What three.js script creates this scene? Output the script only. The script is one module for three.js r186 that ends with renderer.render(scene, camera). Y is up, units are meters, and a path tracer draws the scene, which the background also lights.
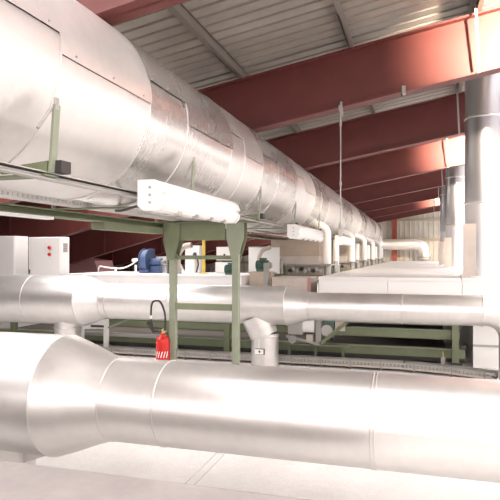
import * as THREE from 'three';
import { RectAreaLightUniformsLib } from 'three/addons/lights/RectAreaLightUniformsLib.js';
import { RoundedBoxGeometry } from 'three/addons/geometries/RoundedBoxGeometry.js';
import { mergeGeometries } from 'three/addons/utils/BufferGeometryUtils.js';

// ------------------------------------------------------------------ camera, light, exposure
const scene = new THREE.Scene();
scene.background = new THREE.Color(0.55, 0.6, 0.66);
const EYE = 1.6;
const camera = new THREE.PerspectiveCamera(47.81, 1, 0.05, 120);
camera.position.set(0, EYE, 0);
camera.rotation.y = THREE.MathUtils.degToRad(16.8);
camera.setViewOffset(500, 500, 0, -5, 500, 500);
const renderer = new THREE.WebGLRenderer({ antialias: true });
renderer.toneMapping = THREE.LinearToneMapping;
renderer.toneMappingExposure = 0.93;
renderer.shadowMap.enabled = true;
RectAreaLightUniformsLib.init();
const ROOF = (x) => EYE + 2.63 + 0.176 * x;            // underside of the purlins (girder top)
const SLOPE = Math.atan(0.176);
const DAY = [1.0, 0.955, 0.935];
function areaLight(name, w, h, pos, look, power) {
  const l = new THREE.RectAreaLight(new THREE.Color(...DAY), power, w, h);
  l.name = name; l.position.set(...pos); l.lookAt(...look); scene.add(l); return l;
}
// daylight: the long ridge skylight, the glazed end behind the viewer and the window band of the long side
const SKYLIGHT = { x0: 1.7, x1: 6.3 };
{
  const xm = (SKYLIGHT.x0 + SKYLIGHT.x1) / 2, y = ROOF(xm) + 0.1;
  for (const [z0, z1] of [[6.5, -4], [-4, -14], [-14, -24], [-24, -31]]) {
    const l = areaLight('skylight_daylight', 4.5, Math.abs(z1 - z0), [xm, y, (z0 + z1) / 2], [xm + 0.176, y - 1, (z0 + z1) / 2 - 0.001], 3.8);
    l.rotation.set(-Math.PI / 2, 0, 0); l.rotateY(-SLOPE);
  }
  areaLight('end_window_daylight', 17, 3.1, [-3, 2.75, 6.78], [-3, 2.75, 0], 2.0);
  { const l = areaLight('added_roof_light', 7.4, 9.3, [-3, ROOF(-3) + 0.1, 1.6], [-3, 0, 1.599], 2.4); l.rotation.set(-Math.PI / 2, 0, 0); l.rotateY(-SLOPE); }  // added overhead light for the near pipe tops, duct and floor
  for (const [z0, z1] of [[-3, -12], [-12, -21], [-21, -31]]) { const l = areaLight('added_low_side_light', 2.3, Math.abs(z1 - z0), [-5.5, ROOF(-5.5) + 0.1, (z0 + z1) / 2], [-5.5, 0, (z0 + z1) / 2 - 0.001], 5); l.rotation.set(-Math.PI / 2, 0, 0); l.rotateY(-SLOPE); }  // added light for the left middle ground, kept out of view by the duct
  areaLight('side_window_daylight', 34, 1.7, [7.78, 3.2, -12], [0, 3.2, -12], 1);
}

// ------------------------------------------------------------------ helpers
let seed = 20240611;
const rnd = () => { seed = (seed * 1664525 + 1013904223) >>> 0; return seed / 4294967296; };
const R = (a, b) => a + (b - a) * rnd();
const taken = new Map();
function numbered(n) { const k = taken.get(n) || 0; taken.set(n, k + 1); return k ? `${n}_${String(k).padStart(3, '0')}` : n; }
function put(o) { o.castShadow = true; o.receiveShadow = true; return o; }
function mesh(name, geo, mat, parent) { const m = put(new THREE.Mesh(geo, mat)); m.name = name; (parent || scene).add(m); return m; }
function part(name, geo, mat, parent) { return mesh(name, geo, mat, parent); }
function thing(name, label, category, pos = [0, 0, 0], group) {
  const o = new THREE.Group(); o.name = numbered(name); o.position.set(...pos); scene.add(o);
  o.userData = { label, category }; if (group) o.userData.group = group; return o;
}
function struct(name, label, category) { const o = new THREE.Group(); o.name = name; o.userData = { kind: 'structure', label, category }; scene.add(o); return o; }
function ng(g) { return g.index ? g.toNonIndexed() : g; }
function merge(list) {
  const l = list.map(ng);
  for (const g of l) for (const k of Object.keys(g.attributes)) if (!['position', 'normal', 'uv'].includes(k)) g.deleteAttribute(k);
  return mergeGeometries(l);
}
const uvm = (g) => {                                    // box-projected uv in metres
  g = ng(g); const p = g.attributes.position, n = g.attributes.normal, uv = new Float32Array(p.count * 2);
  for (let i = 0; i < p.count; i++) {
    const ax = Math.abs(n.getX(i)), ay = Math.abs(n.getY(i)), az = Math.abs(n.getZ(i));
    let u, v;
    if (ay >= ax && ay >= az) { u = p.getX(i); v = p.getZ(i); } else if (ax >= az) { u = p.getZ(i); v = p.getY(i); } else { u = p.getX(i); v = p.getY(i); }
    uv[2 * i] = u; uv[2 * i + 1] = v;
  }
  g.setAttribute('uv', new THREE.BufferAttribute(uv, 2)); return g;
};
const box = (w, h, d, x = 0, y = 0, z = 0, r = 0) => {
  const g = r ? new RoundedBoxGeometry(w, h, d, 2, Math.min(r, w / 2.01, h / 2.01, d / 2.01)) : new THREE.BoxGeometry(w, h, d);
  g.translate(x, y, z); return uvm(g);
};
const span = (x0, x1, y0, y1, z0, z1, r = 0) => box(Math.abs(x1 - x0), Math.abs(y1 - y0), Math.abs(z1 - z0), (x0 + x1) / 2, (y0 + y1) / 2, (z0 + z1) / 2, r);
function cyl(r0, r1, a, b, seg = 24, open = false) {    // cylinder between two points; r0 at a
  const A = new THREE.Vector3(...a), B = new THREE.Vector3(...b), d = B.clone().sub(A);
  const g = new THREE.CylinderGeometry(r1, r0, d.length(), seg, 1, open);
  g.applyQuaternion(new THREE.Quaternion().setFromUnitVectors(new THREE.Vector3(0, 1, 0), d.clone().normalize()));
  g.translate((A.x + B.x) / 2, (A.y + B.y) / 2, (A.z + B.z) / 2); return ng(g);
}
const tube = (pts, r, n = 40, seg = 8) => ng(new THREE.TubeGeometry(new THREE.CatmullRomCurve3(pts.map((p) => new THREE.Vector3(...p))), n, r, seg));
function bar(a, b, w, h) {                              // rectangular bar between two points
  const A = new THREE.Vector3(...a), B = new THREE.Vector3(...b), d = B.clone().sub(A);
  const g = new THREE.BoxGeometry(w, d.length(), h);
  g.applyQuaternion(new THREE.Quaternion().setFromUnitVectors(new THREE.Vector3(0, 1, 0), d.clone().normalize()));
  g.translate((A.x + B.x) / 2, (A.y + B.y) / 2, (A.z + B.z) / 2); return uvm(g);
}
function prism(pts, z0, z1) {                           // polygon in xy extruded along z
  const s = new THREE.Shape(pts.map((p) => new THREE.Vector2(...p)));
  const g = new THREE.ExtrudeGeometry(s, { depth: Math.abs(z1 - z0), bevelEnabled: false }); g.translate(0, 0, Math.min(z0, z1)); return uvm(g);
}
function ring(r, w, h, axis, at) {                      // rounded bead round a pipe; r pipe radius, w width along the axis, h height
  const pr = [[r - 0.004, -w / 2], [r + h * 0.7, -w / 2], [r + h, -w / 4], [r + h, w / 4], [r + h * 0.7, w / 2], [r - 0.004, w / 2]];
  const g = new THREE.LatheGeometry(pr.map((p) => new THREE.Vector2(...p)), 72);
  if (axis === 'x') g.rotateZ(-Math.PI / 2); if (axis === 'z') g.rotateX(Math.PI / 2);
  g.translate(...at); return ng(g);
}
// ------------------------------------------------------------------ textures (grain only)
function lattice(n) { const a = new Float32Array(n * n); for (let i = 0; i < a.length; i++) a[i] = rnd(); return a; }
function vnoise(L, n, x, y) {
  const xi = Math.floor(x), yi = Math.floor(y), fx = x - xi, fy = y - yi, s = (t) => t * t * (3 - 2 * t), m = (k) => ((k % n) + n) % n;
  const a = L[m(yi) * n + m(xi)], b = L[m(yi) * n + m(xi + 1)], c = L[m(yi + 1) * n + m(xi)], d = L[m(yi + 1) * n + m(xi + 1)];
  return a + (b - a) * s(fx) + (c - a) * s(fy) + (a - b - c + d) * s(fx) * s(fy);
}
function tex(n, f, srgb, rep = 1) {
  const d = new Uint8Array(n * n * 4);
  for (let y = 0; y < n; y++) for (let x = 0; x < n; x++) {
    const v = f(x / n, y / n), o = 4 * (y * n + x);
    for (let k = 0; k < 3; k++) d[o + k] = Math.max(0, Math.min(255, Math.round(255 * (Array.isArray(v) ? v[k] : v))));
    d[o + 3] = 255;
  }
  const t = new THREE.DataTexture(d, n, n); t.wrapS = t.wrapT = THREE.RepeatWrapping; t.magFilter = THREE.LinearFilter; t.minFilter = THREE.LinearMipmapLinearFilter;
  t.generateMipmaps = true; t.repeat.set(rep, rep); if (srgb) t.colorSpace = THREE.SRGBColorSpace; t.needsUpdate = true; return t;
}
const L8 = lattice(8), L16 = lattice(16), L64 = lattice(64), L256 = lattice(256);
const fbm = (u, v) => 0.4 * vnoise(L8, 8, u * 8, v * 8) + 0.3 * vnoise(L16, 16, u * 16, v * 16) + 0.2 * vnoise(L64, 64, u * 64, v * 64) + 0.1 * vnoise(L256, 256, u * 256, v * 256);
const texMetalRough = tex(512, (u, v) => 0.72 + 0.28 * fbm(u, v) + 0.1 * (vnoise(L256, 256, u * 12, v * 256) - 0.5), false, 0.5);
const texMetalTone = tex(512, (u, v) => 0.9 + 0.1 * fbm(v, u), true, 0.35);
const texConcrete = tex(512, (u, v) => { const f = fbm(u, v) - 0.5, s = vnoise(L256, 256, u * 256, v * 256) - 0.5; return [0.93 + 0.1 * f + 0.03 * s, 0.925 + 0.1 * f + 0.03 * s, 0.92 + 0.1 * f + 0.03 * s]; }, true, 0.3);
const texPaint = tex(256, (u, v) => 0.9 + 0.14 * (fbm(u, v) - 0.25), true, 0.5);
const texSheet = tex(256, (u, v) => 0.86 + 0.2 * (fbm(u, v) - 0.2), true, 0.25);
// ------------------------------------------------------------------ materials
const S = (o) => new THREE.MeshStandardMaterial(o);
const metal = (tone0, rough, metalness = 0.82, tone = tone0 * 0.84) => S({ color: new THREE.Color(tone, tone * 0.975, tone * 0.955), metalness, roughness: rough, roughnessMap: texMetalRough, map: texMetalTone });
const M = {
  pipe: metal(0.98, 0.42), pipeB: metal(0.95, 0.4), pipeC: metal(1.0, 0.44), bead: metal(0.95, 0.35),
  stack: S({ color: new THREE.Color(0.5, 0.51, 0.54), metalness: 0.9, roughness: 0.34 }), stackB: S({ color: new THREE.Color(0.72, 0.725, 0.75), metalness: 0.75, roughness: 0.4 }),
  duct: [metal(1.0, 0.38, 0.66), metal(0.9, 0.3, 0.72), metal(1.03, 0.45, 0.62), metal(0.86, 0.33, 0.72)],
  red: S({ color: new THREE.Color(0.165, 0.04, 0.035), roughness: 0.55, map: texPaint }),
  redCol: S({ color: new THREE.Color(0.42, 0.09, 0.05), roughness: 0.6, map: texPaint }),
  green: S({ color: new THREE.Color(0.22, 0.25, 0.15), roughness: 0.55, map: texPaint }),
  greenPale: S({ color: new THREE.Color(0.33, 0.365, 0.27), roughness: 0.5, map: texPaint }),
  sheet: S({ color: new THREE.Color(0.41, 0.37, 0.325), roughness: 0.6, map: texSheet }),
  purlin: S({ color: new THREE.Color(0.24, 0.215, 0.19), roughness: 0.5, metalness: 0.3 }),
  galv: S({ color: new THREE.Color(0.46, 0.45, 0.43), roughness: 0.45, metalness: 0.8 }),
  zinc: S({ color: new THREE.Color(0.7, 0.69, 0.67), roughness: 0.5, metalness: 0.25 }),
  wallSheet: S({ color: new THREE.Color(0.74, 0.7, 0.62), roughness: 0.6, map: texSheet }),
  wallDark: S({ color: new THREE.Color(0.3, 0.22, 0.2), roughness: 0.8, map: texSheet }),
  wallPlain: S({ color: new THREE.Color(0.62, 0.58, 0.54), roughness: 0.8, map: texSheet }),
  girt: S({ color: new THREE.Color(0.42, 0.36, 0.28), roughness: 0.6 }),
  concrete: S({ color: new THREE.Color(0.86, 0.85, 0.84), roughness: 0.62, map: texConcrete }),
  white: S({ color: new THREE.Color(0.93, 0.92, 0.91), roughness: 0.4 }),
  whiteRough: S({ color: new THREE.Color(0.84, 0.83, 0.82), roughness: 0.65, map: texPaint }),
  cabinet: S({ color: new THREE.Color(0.82, 0.81, 0.79), roughness: 0.5 }),
  beige: S({ color: new THREE.Color(0.52, 0.43, 0.35), roughness: 0.45, metalness: 0.25, map: texPaint }),
  beigePale: S({ color: new THREE.Color(0.66, 0.58, 0.52), roughness: 0.5, metalness: 0.2, map: texPaint }),
  dark: S({ color: new THREE.Color(0.045, 0.042, 0.04), roughness: 0.6 }),
  grey: S({ color: new THREE.Color(0.36, 0.35, 0.33), roughness: 0.55, metalness: 0.3 }),
  rubber: S({ color: new THREE.Color(0.03, 0.028, 0.027), roughness: 0.5 }),
  blue: S({ color: new THREE.Color(0.06, 0.1, 0.22), roughness: 0.45 }),
  motorGreen: S({ color: new THREE.Color(0.07, 0.14, 0.11), roughness: 0.5 }),
  yellow: S({ color: new THREE.Color(0.8, 0.58, 0.08), roughness: 0.5 }),
  signalRed: S({ color: new THREE.Color(0.66, 0.025, 0.02), roughness: 0.25 }),
  brass: S({ color: new THREE.Color(0.72, 0.58, 0.28), roughness: 0.35, metalness: 1 }),
  pinkTarp: S({ color: new THREE.Color(0.5, 0.26, 0.27), roughness: 0.8 }),
  casing: S({ color: new THREE.Color(0.42, 0.38, 0.37), roughness: 0.7, map: texPaint }),
  deck: S({ color: new THREE.Color(0.19, 0.15, 0.125), roughness: 0.6, map: texPaint }),
  shadeBrown: S({ color: new THREE.Color(0.15, 0.13, 0.11), roughness: 0.8 }),  // dark brown that paints the shade under the machine
  plastic: S({ color: new THREE.Color(0.88, 0.87, 0.86), roughness: 0.35 }),
  paneGlow: S({ color: 0xffffff, emissive: new THREE.Color(...DAY), emissiveIntensity: 1.5, roughness: 0.7 }),
  lampGlow: S({ color: 0xffffff, emissive: new THREE.Color(1, 0.86, 0.72), emissiveIntensity: 6 }),
};

// ------------------------------------------------------------------ the hall
const X0 = -12, X1 = 8, ZF = 7, ZB = -31.5;
{
  const f = struct('floor', 'pale concrete floor slabs of the hall', 'floor');
  part('sub_base', span(X0, X1, -0.3, -0.012, ZB, ZF), M.whiteRough, f);
  const xs = [X0, -5.55, -1.575, -1.505, 0.78, 0.84, 4.4, X1], zs = [ZF, -1, -9, -17, -25, ZB];
  for (let i = 0; i + 1 < xs.length; i++) for (let j = 0; j + 1 < zs.length; j++)
    part('slab', span(xs[i] + 0.004, xs[i + 1] - 0.004, -0.02, 0, zs[j + 1] + 0.004, zs[j] - 0.004), M.concrete, f);
}
{
  const c = struct('ceiling', 'ribbed metal roof sheeting on purlins', 'ceiling');
  // ribbed sheets, each about a metre wide along the hall, ribs running up the slope
  const profile = (w, pitch) => {
    const p = []; const n = Math.round(w / pitch);
    for (let k = 0; k < n; k++) { const a = k * pitch; p.push([a, 0], [a + pitch * 0.74, 0], [a + pitch * 0.8, 0.035], [a + pitch * 0.94, 0.035]); }
    p.push([w, 0]); return p;
  };
  const pr = profile(1.0, 0.2), up = pr.slice().reverse().map(([a, h]) => [a, h + 0.03]);
  const strip = (x0, x1) => {
    const len = (x1 - x0) / Math.cos(SLOPE);
    const s = new THREE.Shape([...pr, ...up].map((q) => new THREE.Vector2(...q)));
    const g = new THREE.ExtrudeGeometry(s, { depth: len, bevelEnabled: false });
    g.rotateY(Math.PI / 2); g.rotateZ(SLOPE); g.translate(x0, ROOF(x0) + 0.17, 0); return uvm(g);   // profile runs to -z
  };
  const gn = strip(X0, -6.9), gm = strip(0.9, SKYLIGHT.x0), ga = strip(X0, -6.7), gb = strip(-4.3, SKYLIGHT.x0), gr = strip(SKYLIGHT.x1, X1 + 0.2);
  for (let z = ZF; z > ZB; z -= 1.0) for (const g of z > -3 ? [gn, gm, gr] : [ga, gb, gr]) { const m = part('roof_sheet', g, M.sheet, c); m.position.z = z; m.position.y = (Math.round(ZF - z) % 2) * 0.004; }
  for (const x of [-10.6, -9.2, -7.8, -6.4, -5, -3.6, -2.2, -0.815, 0.6, 1.62, 3.15, 4.7, 6.38, 7.4]) {
    const y = ROOF(x);
    part('purlin', merge([span(x - 0.008, x + 0.008, y, y + 0.165, ZB, ZF), span(x - 0.008, x + 0.06, y, y + 0.012, ZB, ZF), span(x - 0.06, x + 0.008, y + 0.15, y + 0.162, ZB, ZF)]), M.purlin, c);
  }
  const w = struct('window_1', 'translucent ridge skylight strip in the roof', 'skylight');
  const len = (SKYLIGHT.x1 - SKYLIGHT.x0) / Math.cos(SLOPE), xm = (SKYLIGHT.x0 + SKYLIGHT.x1) / 2;
  const pg = new THREE.BoxGeometry(len, 0.02, 0.96); pg.rotateZ(SLOPE);
  const fg = new THREE.BoxGeometry(len, 0.08, 0.05); fg.rotateZ(SLOPE);
  for (let z = ZF - 0.5; z > ZB; z -= 1.0) { part('pane', pg, M.paneGlow, w).position.set(xm, ROOF(xm) + 0.18, z); part('glazing_bar', fg, M.galv, w).position.set(xm, ROOF(xm) + 0.17, z - 0.5); }
}
{
  const wl = struct('window_5', 'unseen skylight strip added behind the duct to brighten the low side of the hall', 'skylight');  // added light source, never in view
  const len = 2.4 / Math.cos(SLOPE), pl = new THREE.BoxGeometry(len, 0.02, 0.96), bl = new THREE.BoxGeometry(len, 0.08, 0.05); pl.rotateZ(SLOPE); bl.rotateZ(SLOPE);
  for (let z = -3.5; z > ZB; z -= 1) { part('pane', pl, M.paneGlow, wl).position.set(-5.5, ROOF(-5.5) + 0.18, z); part('glazing_bar', bl, M.galv, wl).position.set(-5.5, ROOF(-5.5) + 0.17, z - 0.5); }
  const w = struct('window_4', 'unseen roof light bay added above and behind the viewer for overhead light', 'skylight');  // added overhead source, outside the view
  for (let k = 0; k < 4; k++) {
    const a = -6.9 + k * 1.95, xm = a + 0.975, l = 1.91 / Math.cos(SLOPE);
    const pg = new THREE.BoxGeometry(l, 0.02, 2.45); pg.rotateZ(SLOPE);
    for (let j = 0; j < 4; j++) part('pane', pg, M.paneGlow, w).position.set(xm, ROOF(xm) + 0.18, 5.75 - j * 2.5);
    part('glazing_bar', span(a - 0.03, a + 0.03, ROOF(a) + 0.12, ROOF(a) + 0.21, -3, ZF), M.galv, w);
  }
}
function corrugated(w, h, pitch = 0.25, d = 0.03) {      // standing profile sheet, x along width, y up, face to +z
  const p = [], n = Math.round(w / pitch), q = w / n;
  for (let k = 0; k < n; k++) { const a = k * q; p.push([a, 0], [a + q * 0.7, 0], [a + q * 0.78, -d], [a + q * 0.92, -d]); }
  p.push([w, 0]);
  const s = new THREE.Shape([...p, ...p.slice().reverse().map(([a, b]) => [a, b - 0.03])].map((v) => new THREE.Vector2(...v)));
  const g = new THREE.ExtrudeGeometry(s, { depth: h, bevelEnabled: false }); g.rotateX(-Math.PI / 2); return g;
}
{
  const wb = struct('wall_back', 'cream profiled sheet end wall with horizontal girts', 'wall');
  for (let x = X0; x < X1 - 0.01; x += 1.0) {
    const top = ROOF(x + 1) + 0.25, g = corrugated(1.0, top); g.rotateY(0);
    const m = part('wall_sheet', uvm(g), M.wallSheet, wb); m.position.set(x, 0, ZB - 0.03);
    // profile built with its relief towards -z after turning: keep the face side outwards
  }
  for (const y of [1.1, 2.35, 3.42]) part('girt', span(X0, X1, y, y + 0.14, ZB + 0.0, ZB + 0.14), M.girt, wb);
  const wl = struct('wall_left', 'dark sheet wall along the low side of the hall', 'wall');
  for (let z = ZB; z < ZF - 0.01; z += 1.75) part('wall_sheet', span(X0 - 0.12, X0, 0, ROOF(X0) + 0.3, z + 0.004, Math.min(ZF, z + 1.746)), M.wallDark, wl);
  const wr = struct('wall_right', 'plain wall along the high side of the hall', 'wall');
  part('lower_wall', span(X1, X1 + 0.15, 0, 2.3, ZB, ZF), M.wallPlain, wr);
  part('upper_wall', span(X1, X1 + 0.15, 4.1, ROOF(X1) + 0.3, ZB, ZF), M.wallPlain, wr);
  for (let z = ZB; z < ZF + 0.1; z += 5.5) part('mullion', span(X1, X1 + 0.15, 2.3, 4.1, z - 0.06, z + 0.06), M.galv, wr);
  const w2 = struct('window_2', 'translucent window band of the long side wall', 'window');
  for (let z = ZB; z < ZF - 0.1; z += 5.5) part('pane', span(X1 + 0.04, X1 + 0.07, 2.3, 4.1, z + 0.06, z + 5.44), M.paneGlow, w2);
  const wf = struct('wall_front', 'plain wall behind the viewer with a wide window', 'wall');
  part('lower_wall', span(X0, X1, 0, 1.15, ZF, ZF + 0.15), M.wallPlain, wf);
  part('upper_wall', prism([[X0, 4.35], [X1, 4.35], [X1, ROOF(X1) + 0.3], [X0, Math.max(4.36, ROOF(X0) + 0.3)]], ZF, ZF + 0.15), M.wallPlain, wf);
  part('side_wall', span(X0, -11.6, 1.15, 4.35, ZF, ZF + 0.15), M.wallPlain, wf);
  part('side_wall', span(5.7, X1, 1.15, 4.35, ZF, ZF + 0.15), M.wallPlain, wf);
  const w3 = struct('window_3', 'wide translucent window behind the viewer', 'window');
  for (let x = -11.6; x < 5.6; x += 1.73) { part('pane', span(x + 0.03, x + 1.7, 1.15, 4.35, ZF + 0.04, ZF + 0.07), M.paneGlow, w3); part('mullion', span(x - 0.03, x + 0.03, 1.15, 4.35, ZF, ZF + 0.12), M.galv, w3); }
}
// roof girders
const GD = [-3.6, -0.2, 3.35, 6.92, 10.25, 14.05, 17.7, 21.3, 24.8, 28.3];
const GN = { 2: 'overhead duct in the upper left corner', 3: 'long red roof girder the thin hanging rod is clamped to', 4: 'red roof girder, second behind the hanging rod', 5: 'red roof girder just behind the tall stack, third from the rod', 6: 'red roof girder, fourth counted from the hanging rod', 7: 'red roof girder, fifth counted from the hanging rod', 8: 'red roof girder, sixth counted from the hanging rod', 9: 'farthest red roof girder, in front of the cream end wall' };
GN[2] = 'nearest red roof girder, above the top edge of the big duct'; GN[0] = 'red roof girder behind the viewer, farther one'; GN[1] = 'red roof girder straight above the viewer';
const lowEdge = (x) => EYE + 1.94 + 0.176 * x - (x < -4 ? Math.min(0.5, (-4 - x) * 0.09) : 0);
{
  const xs = [X0 + 0.02, -9.5, -4, -1, X1 - 0.02];
  const web = prism([...xs.map((x) => [x, lowEdge(x)]), ...xs.slice().reverse().map((x) => [x, ROOF(x)])], -0.008, 0.008);
  const flange = (f, t) => { const l = []; for (let i = 0; i + 1 < xs.length; i++) l.push(prism([[xs[i], f(xs[i])], [xs[i + 1], f(xs[i + 1])], [xs[i + 1], f(xs[i + 1]) + t], [xs[i], f(xs[i]) + t]], -0.1, 0.1)); return merge(l); };
  const lo = flange(lowEdge, 0.022), hi = flange((x) => ROOF(x) - 0.022, 0.022);
  GD.forEach((d, i) => {
    const g = thing('roof_girder', GN[i], 'girder', [0, 0, -d], 'red roof girders');
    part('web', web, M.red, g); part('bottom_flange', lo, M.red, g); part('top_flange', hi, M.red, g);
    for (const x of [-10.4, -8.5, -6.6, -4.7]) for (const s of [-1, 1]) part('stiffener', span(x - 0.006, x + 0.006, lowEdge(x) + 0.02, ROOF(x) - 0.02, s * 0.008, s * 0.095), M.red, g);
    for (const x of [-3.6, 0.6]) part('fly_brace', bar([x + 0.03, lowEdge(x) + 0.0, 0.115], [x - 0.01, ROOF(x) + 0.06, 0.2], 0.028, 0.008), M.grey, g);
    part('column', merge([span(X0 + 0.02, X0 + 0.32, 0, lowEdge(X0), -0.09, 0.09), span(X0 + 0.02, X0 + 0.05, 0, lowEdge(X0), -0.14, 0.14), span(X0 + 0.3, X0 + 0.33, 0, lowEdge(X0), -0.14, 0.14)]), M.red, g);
  });
  const col = thing('wall_column', 'orange-red steel column against the cream end wall', 'column', [-1.32, 0, ZB + 0.3]);
  part('web', span(-0.01, 0.01, 0, ROOF(-1.32), -0.14, 0.12), M.redCol, col);
  part('flange', span(-0.12, 0.12, 0, ROOF(-1.32), 0.12, 0.14), M.redCol, col);
  part('flange', span(-0.12, 0.12, 0, ROOF(-1.32), -0.16, -0.14), M.redCol, col);
}
// floodlights aimed up at three girders, beyond the stacks or right of the frame
for (const [z, gz, lab] of [[-5.1, -6.92, 'floodlight right of the nearest stack, aimed at the rod girder'], [-12.25, -14.05, 'floodlight hidden behind the nearest stack'], [-23.0, -24.8, 'floodlight hidden behind the second stack']]) {
  const x = 1.5, y = lowEdge(x) + 0.3, l = thing('floodlight', lab, 'lamp', [x, y, z], 'floodlights');
  const aim = new THREE.Vector3(1.02, lowEdge(1.02) + 0.36, gz), dir = aim.clone().sub(new THREE.Vector3(x, y, z)).normalize();
  const h = part('housing', new THREE.LatheGeometry([[0.03, -0.22], [0.1, -0.18], [0.15, -0.02], [0.16, 0.0], [0.155, 0.0], [0.09, -0.17], [0.03, -0.2]].map((q) => new THREE.Vector2(...q)), 36), M.galv, l);
  const f = part('lens', new THREE.CylinderGeometry(0.14, 0.14, 0.012, 32), M.lampGlow, l);
  for (const m of [h, f]) m.quaternion.setFromUnitVectors(new THREE.Vector3(0, 1, 0), dir);
  f.position.copy(dir).multiplyScalar(-0.03);
  part('bracket', bar([0, 0, 0.02], [0, ROOF(x) - y + 0.1, 0.1], 0.03, 0.03).translate(0.19, 0, 0), M.galv, l);
  part('yoke', bar([-0.02, 0, 0.02], [0.2, 0, 0.02], 0.03, 0.03).translate(0.0, -0.2, 0.08), M.galv, l);
  const p = new THREE.SpotLight(new THREE.Color(1, 0.8, 0.6), 230, 0, THREE.MathUtils.degToRad(33), 1, 2);
  p.position.set(x, y, z).addScaledVector(dir, 0.02); p.target.position.copy(aim); scene.add(p.target); scene.add(p); p.castShadow = true; p.shadow.radius = 4;
}

// ------------------------------------------------------------------ the big overhead duct
const DX = -2.36, DY = EYE + 1.025, DR = 0.63;
{
  const d = thing('overhead_duct', 'huge overhead sheet metal duct running the length of the hall', 'duct', [DX, DY, 0]);
  const seams = [-1.2, -0.2, 0.9, 1.62, 2.44, 3.42, 4.06, 5.13, 5.55, 6.24, 7.0, 8.15, 8.7, 9.6, 10.3, 11.2, 12.1];
  while (seams[seams.length - 1] < 27.2) seams.push(seams[seams.length - 1] + R(0.85, 1.25));
  const lapAt = [10, 2, 14, 8, -1.4, 14.2, -1.2, 14.4, 0, 13, 2, 14, -2, 11, 3, 13];
  function section(z0, z1, lapDeg, r) {
    const n = 120, lap = THREE.MathUtils.degToRad(lapDeg), pos = [], uv = [], idx = [], m = 7, ph = R(0, 6), ph2 = R(0, 6);
    for (let i = 0; i <= n; i++) {
      const t = i / n, a = lap - t * 2 * Math.PI;
      for (let j = 0; j < m; j++) {
        const s = j / (m - 1), belly = Math.sin(Math.PI * s) * 0.004 * Math.sin(3 * a + ph) + Math.sin(2 * Math.PI * s) * 0.002 * Math.sin(7 * a + ph2);
        const rr = r + 0.01 * Math.max(0, t - 0.75) / 0.25 + belly;
        pos.push(rr * Math.cos(a), rr * Math.sin(a), -(z0 + (z1 - z0) * s)); uv.push(a * r, z0 + (z1 - z0) * s);
      }
    }
    for (let i = 0; i < n; i++) for (let j = 0; j + 1 < m; j++) { const p = i * m + j, q = p + m; idx.push(p, p + 1, q, q, p + 1, q + 1); }
    const g = new THREE.BufferGeometry(); g.setAttribute('position', new THREE.Float32BufferAttribute(pos, 3)); g.setAttribute('uv', new THREE.Float32BufferAttribute(uv, 2)); g.setIndex(idx);
    g.computeVertexNormals(); return g;
  }
  for (let i = 0; i + 1 < seams.length; i++) {
    part('duct_section', section(seams[i] - 0.01, seams[i + 1] + 0.01, lapAt[i % lapAt.length], DR), M.duct[(i * 3 + (i >> 1)) % 4], d);
    const rg = ring(DR + 0.004, 0.008, 0.003, 'z', [0, 0, -seams[i + 1]]); part('seam_band', rg, M.duct[2], d);
    // screw heads by the lap
    const a = THREE.MathUtils.degToRad(lapAt[i % lapAt.length]);
    if (seams[i] > 1 && seams[i] < 9) for (const s of [0.12, 0.5, 0.88]) {
      const z = seams[i] + (seams[i + 1] - seams[i]) * s, b = a + 0.04;
      part('screw', cyl(0.008, 0.006, [(DR + 0.004) * Math.cos(b), (DR + 0.004) * Math.sin(b), -z], [(DR + 0.016) * Math.cos(b), (DR + 0.016) * Math.sin(b), -z], 8), M.galv, d);
    }
  }
  // far end: reducer, bend to the right and down to the machine
  const e = seams[seams.length - 1], yb = 0.55 - 1.025;
  const red = new THREE.CylinderGeometry(0.3, DR, 1.6, 48, 1, true); red.rotateX(-Math.PI / 2);
  { const p = red.attributes.position; for (let i = 0; i < p.count; i++) { const t = (0.8 - p.getZ(i)) / 1.6; p.setY(i, p.getY(i) + yb * 0.75 * t); } red.computeVertexNormals(); }
  red.translate(0, 0, -e - 0.8); part('end_reducer', red, M.duct[0], d);
  const zz = -e - 1.6, path = [[0, yb * 0.75, zz + 0.1], [0.05, yb * 0.8, zz - 0.25], [0.3, yb * 0.9, zz - 0.55], [0.7, yb, zz - 0.62], [1.4, yb, zz - 0.62], [2.1, yb, zz - 0.62], [2.42, yb - 0.1, zz - 0.62], [2.55, yb - 0.4, zz - 0.62], [2.56, yb - 0.75, zz - 0.62]];
  part('end_bend', tube(path, 0.28, 60, 28), M.duct[2], d);
  part('end_flange', ring(0.28, 0.06, 0.05, 'y', [2.56, yb - 0.66, zz - 0.62]), M.galv, d);
}
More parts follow.
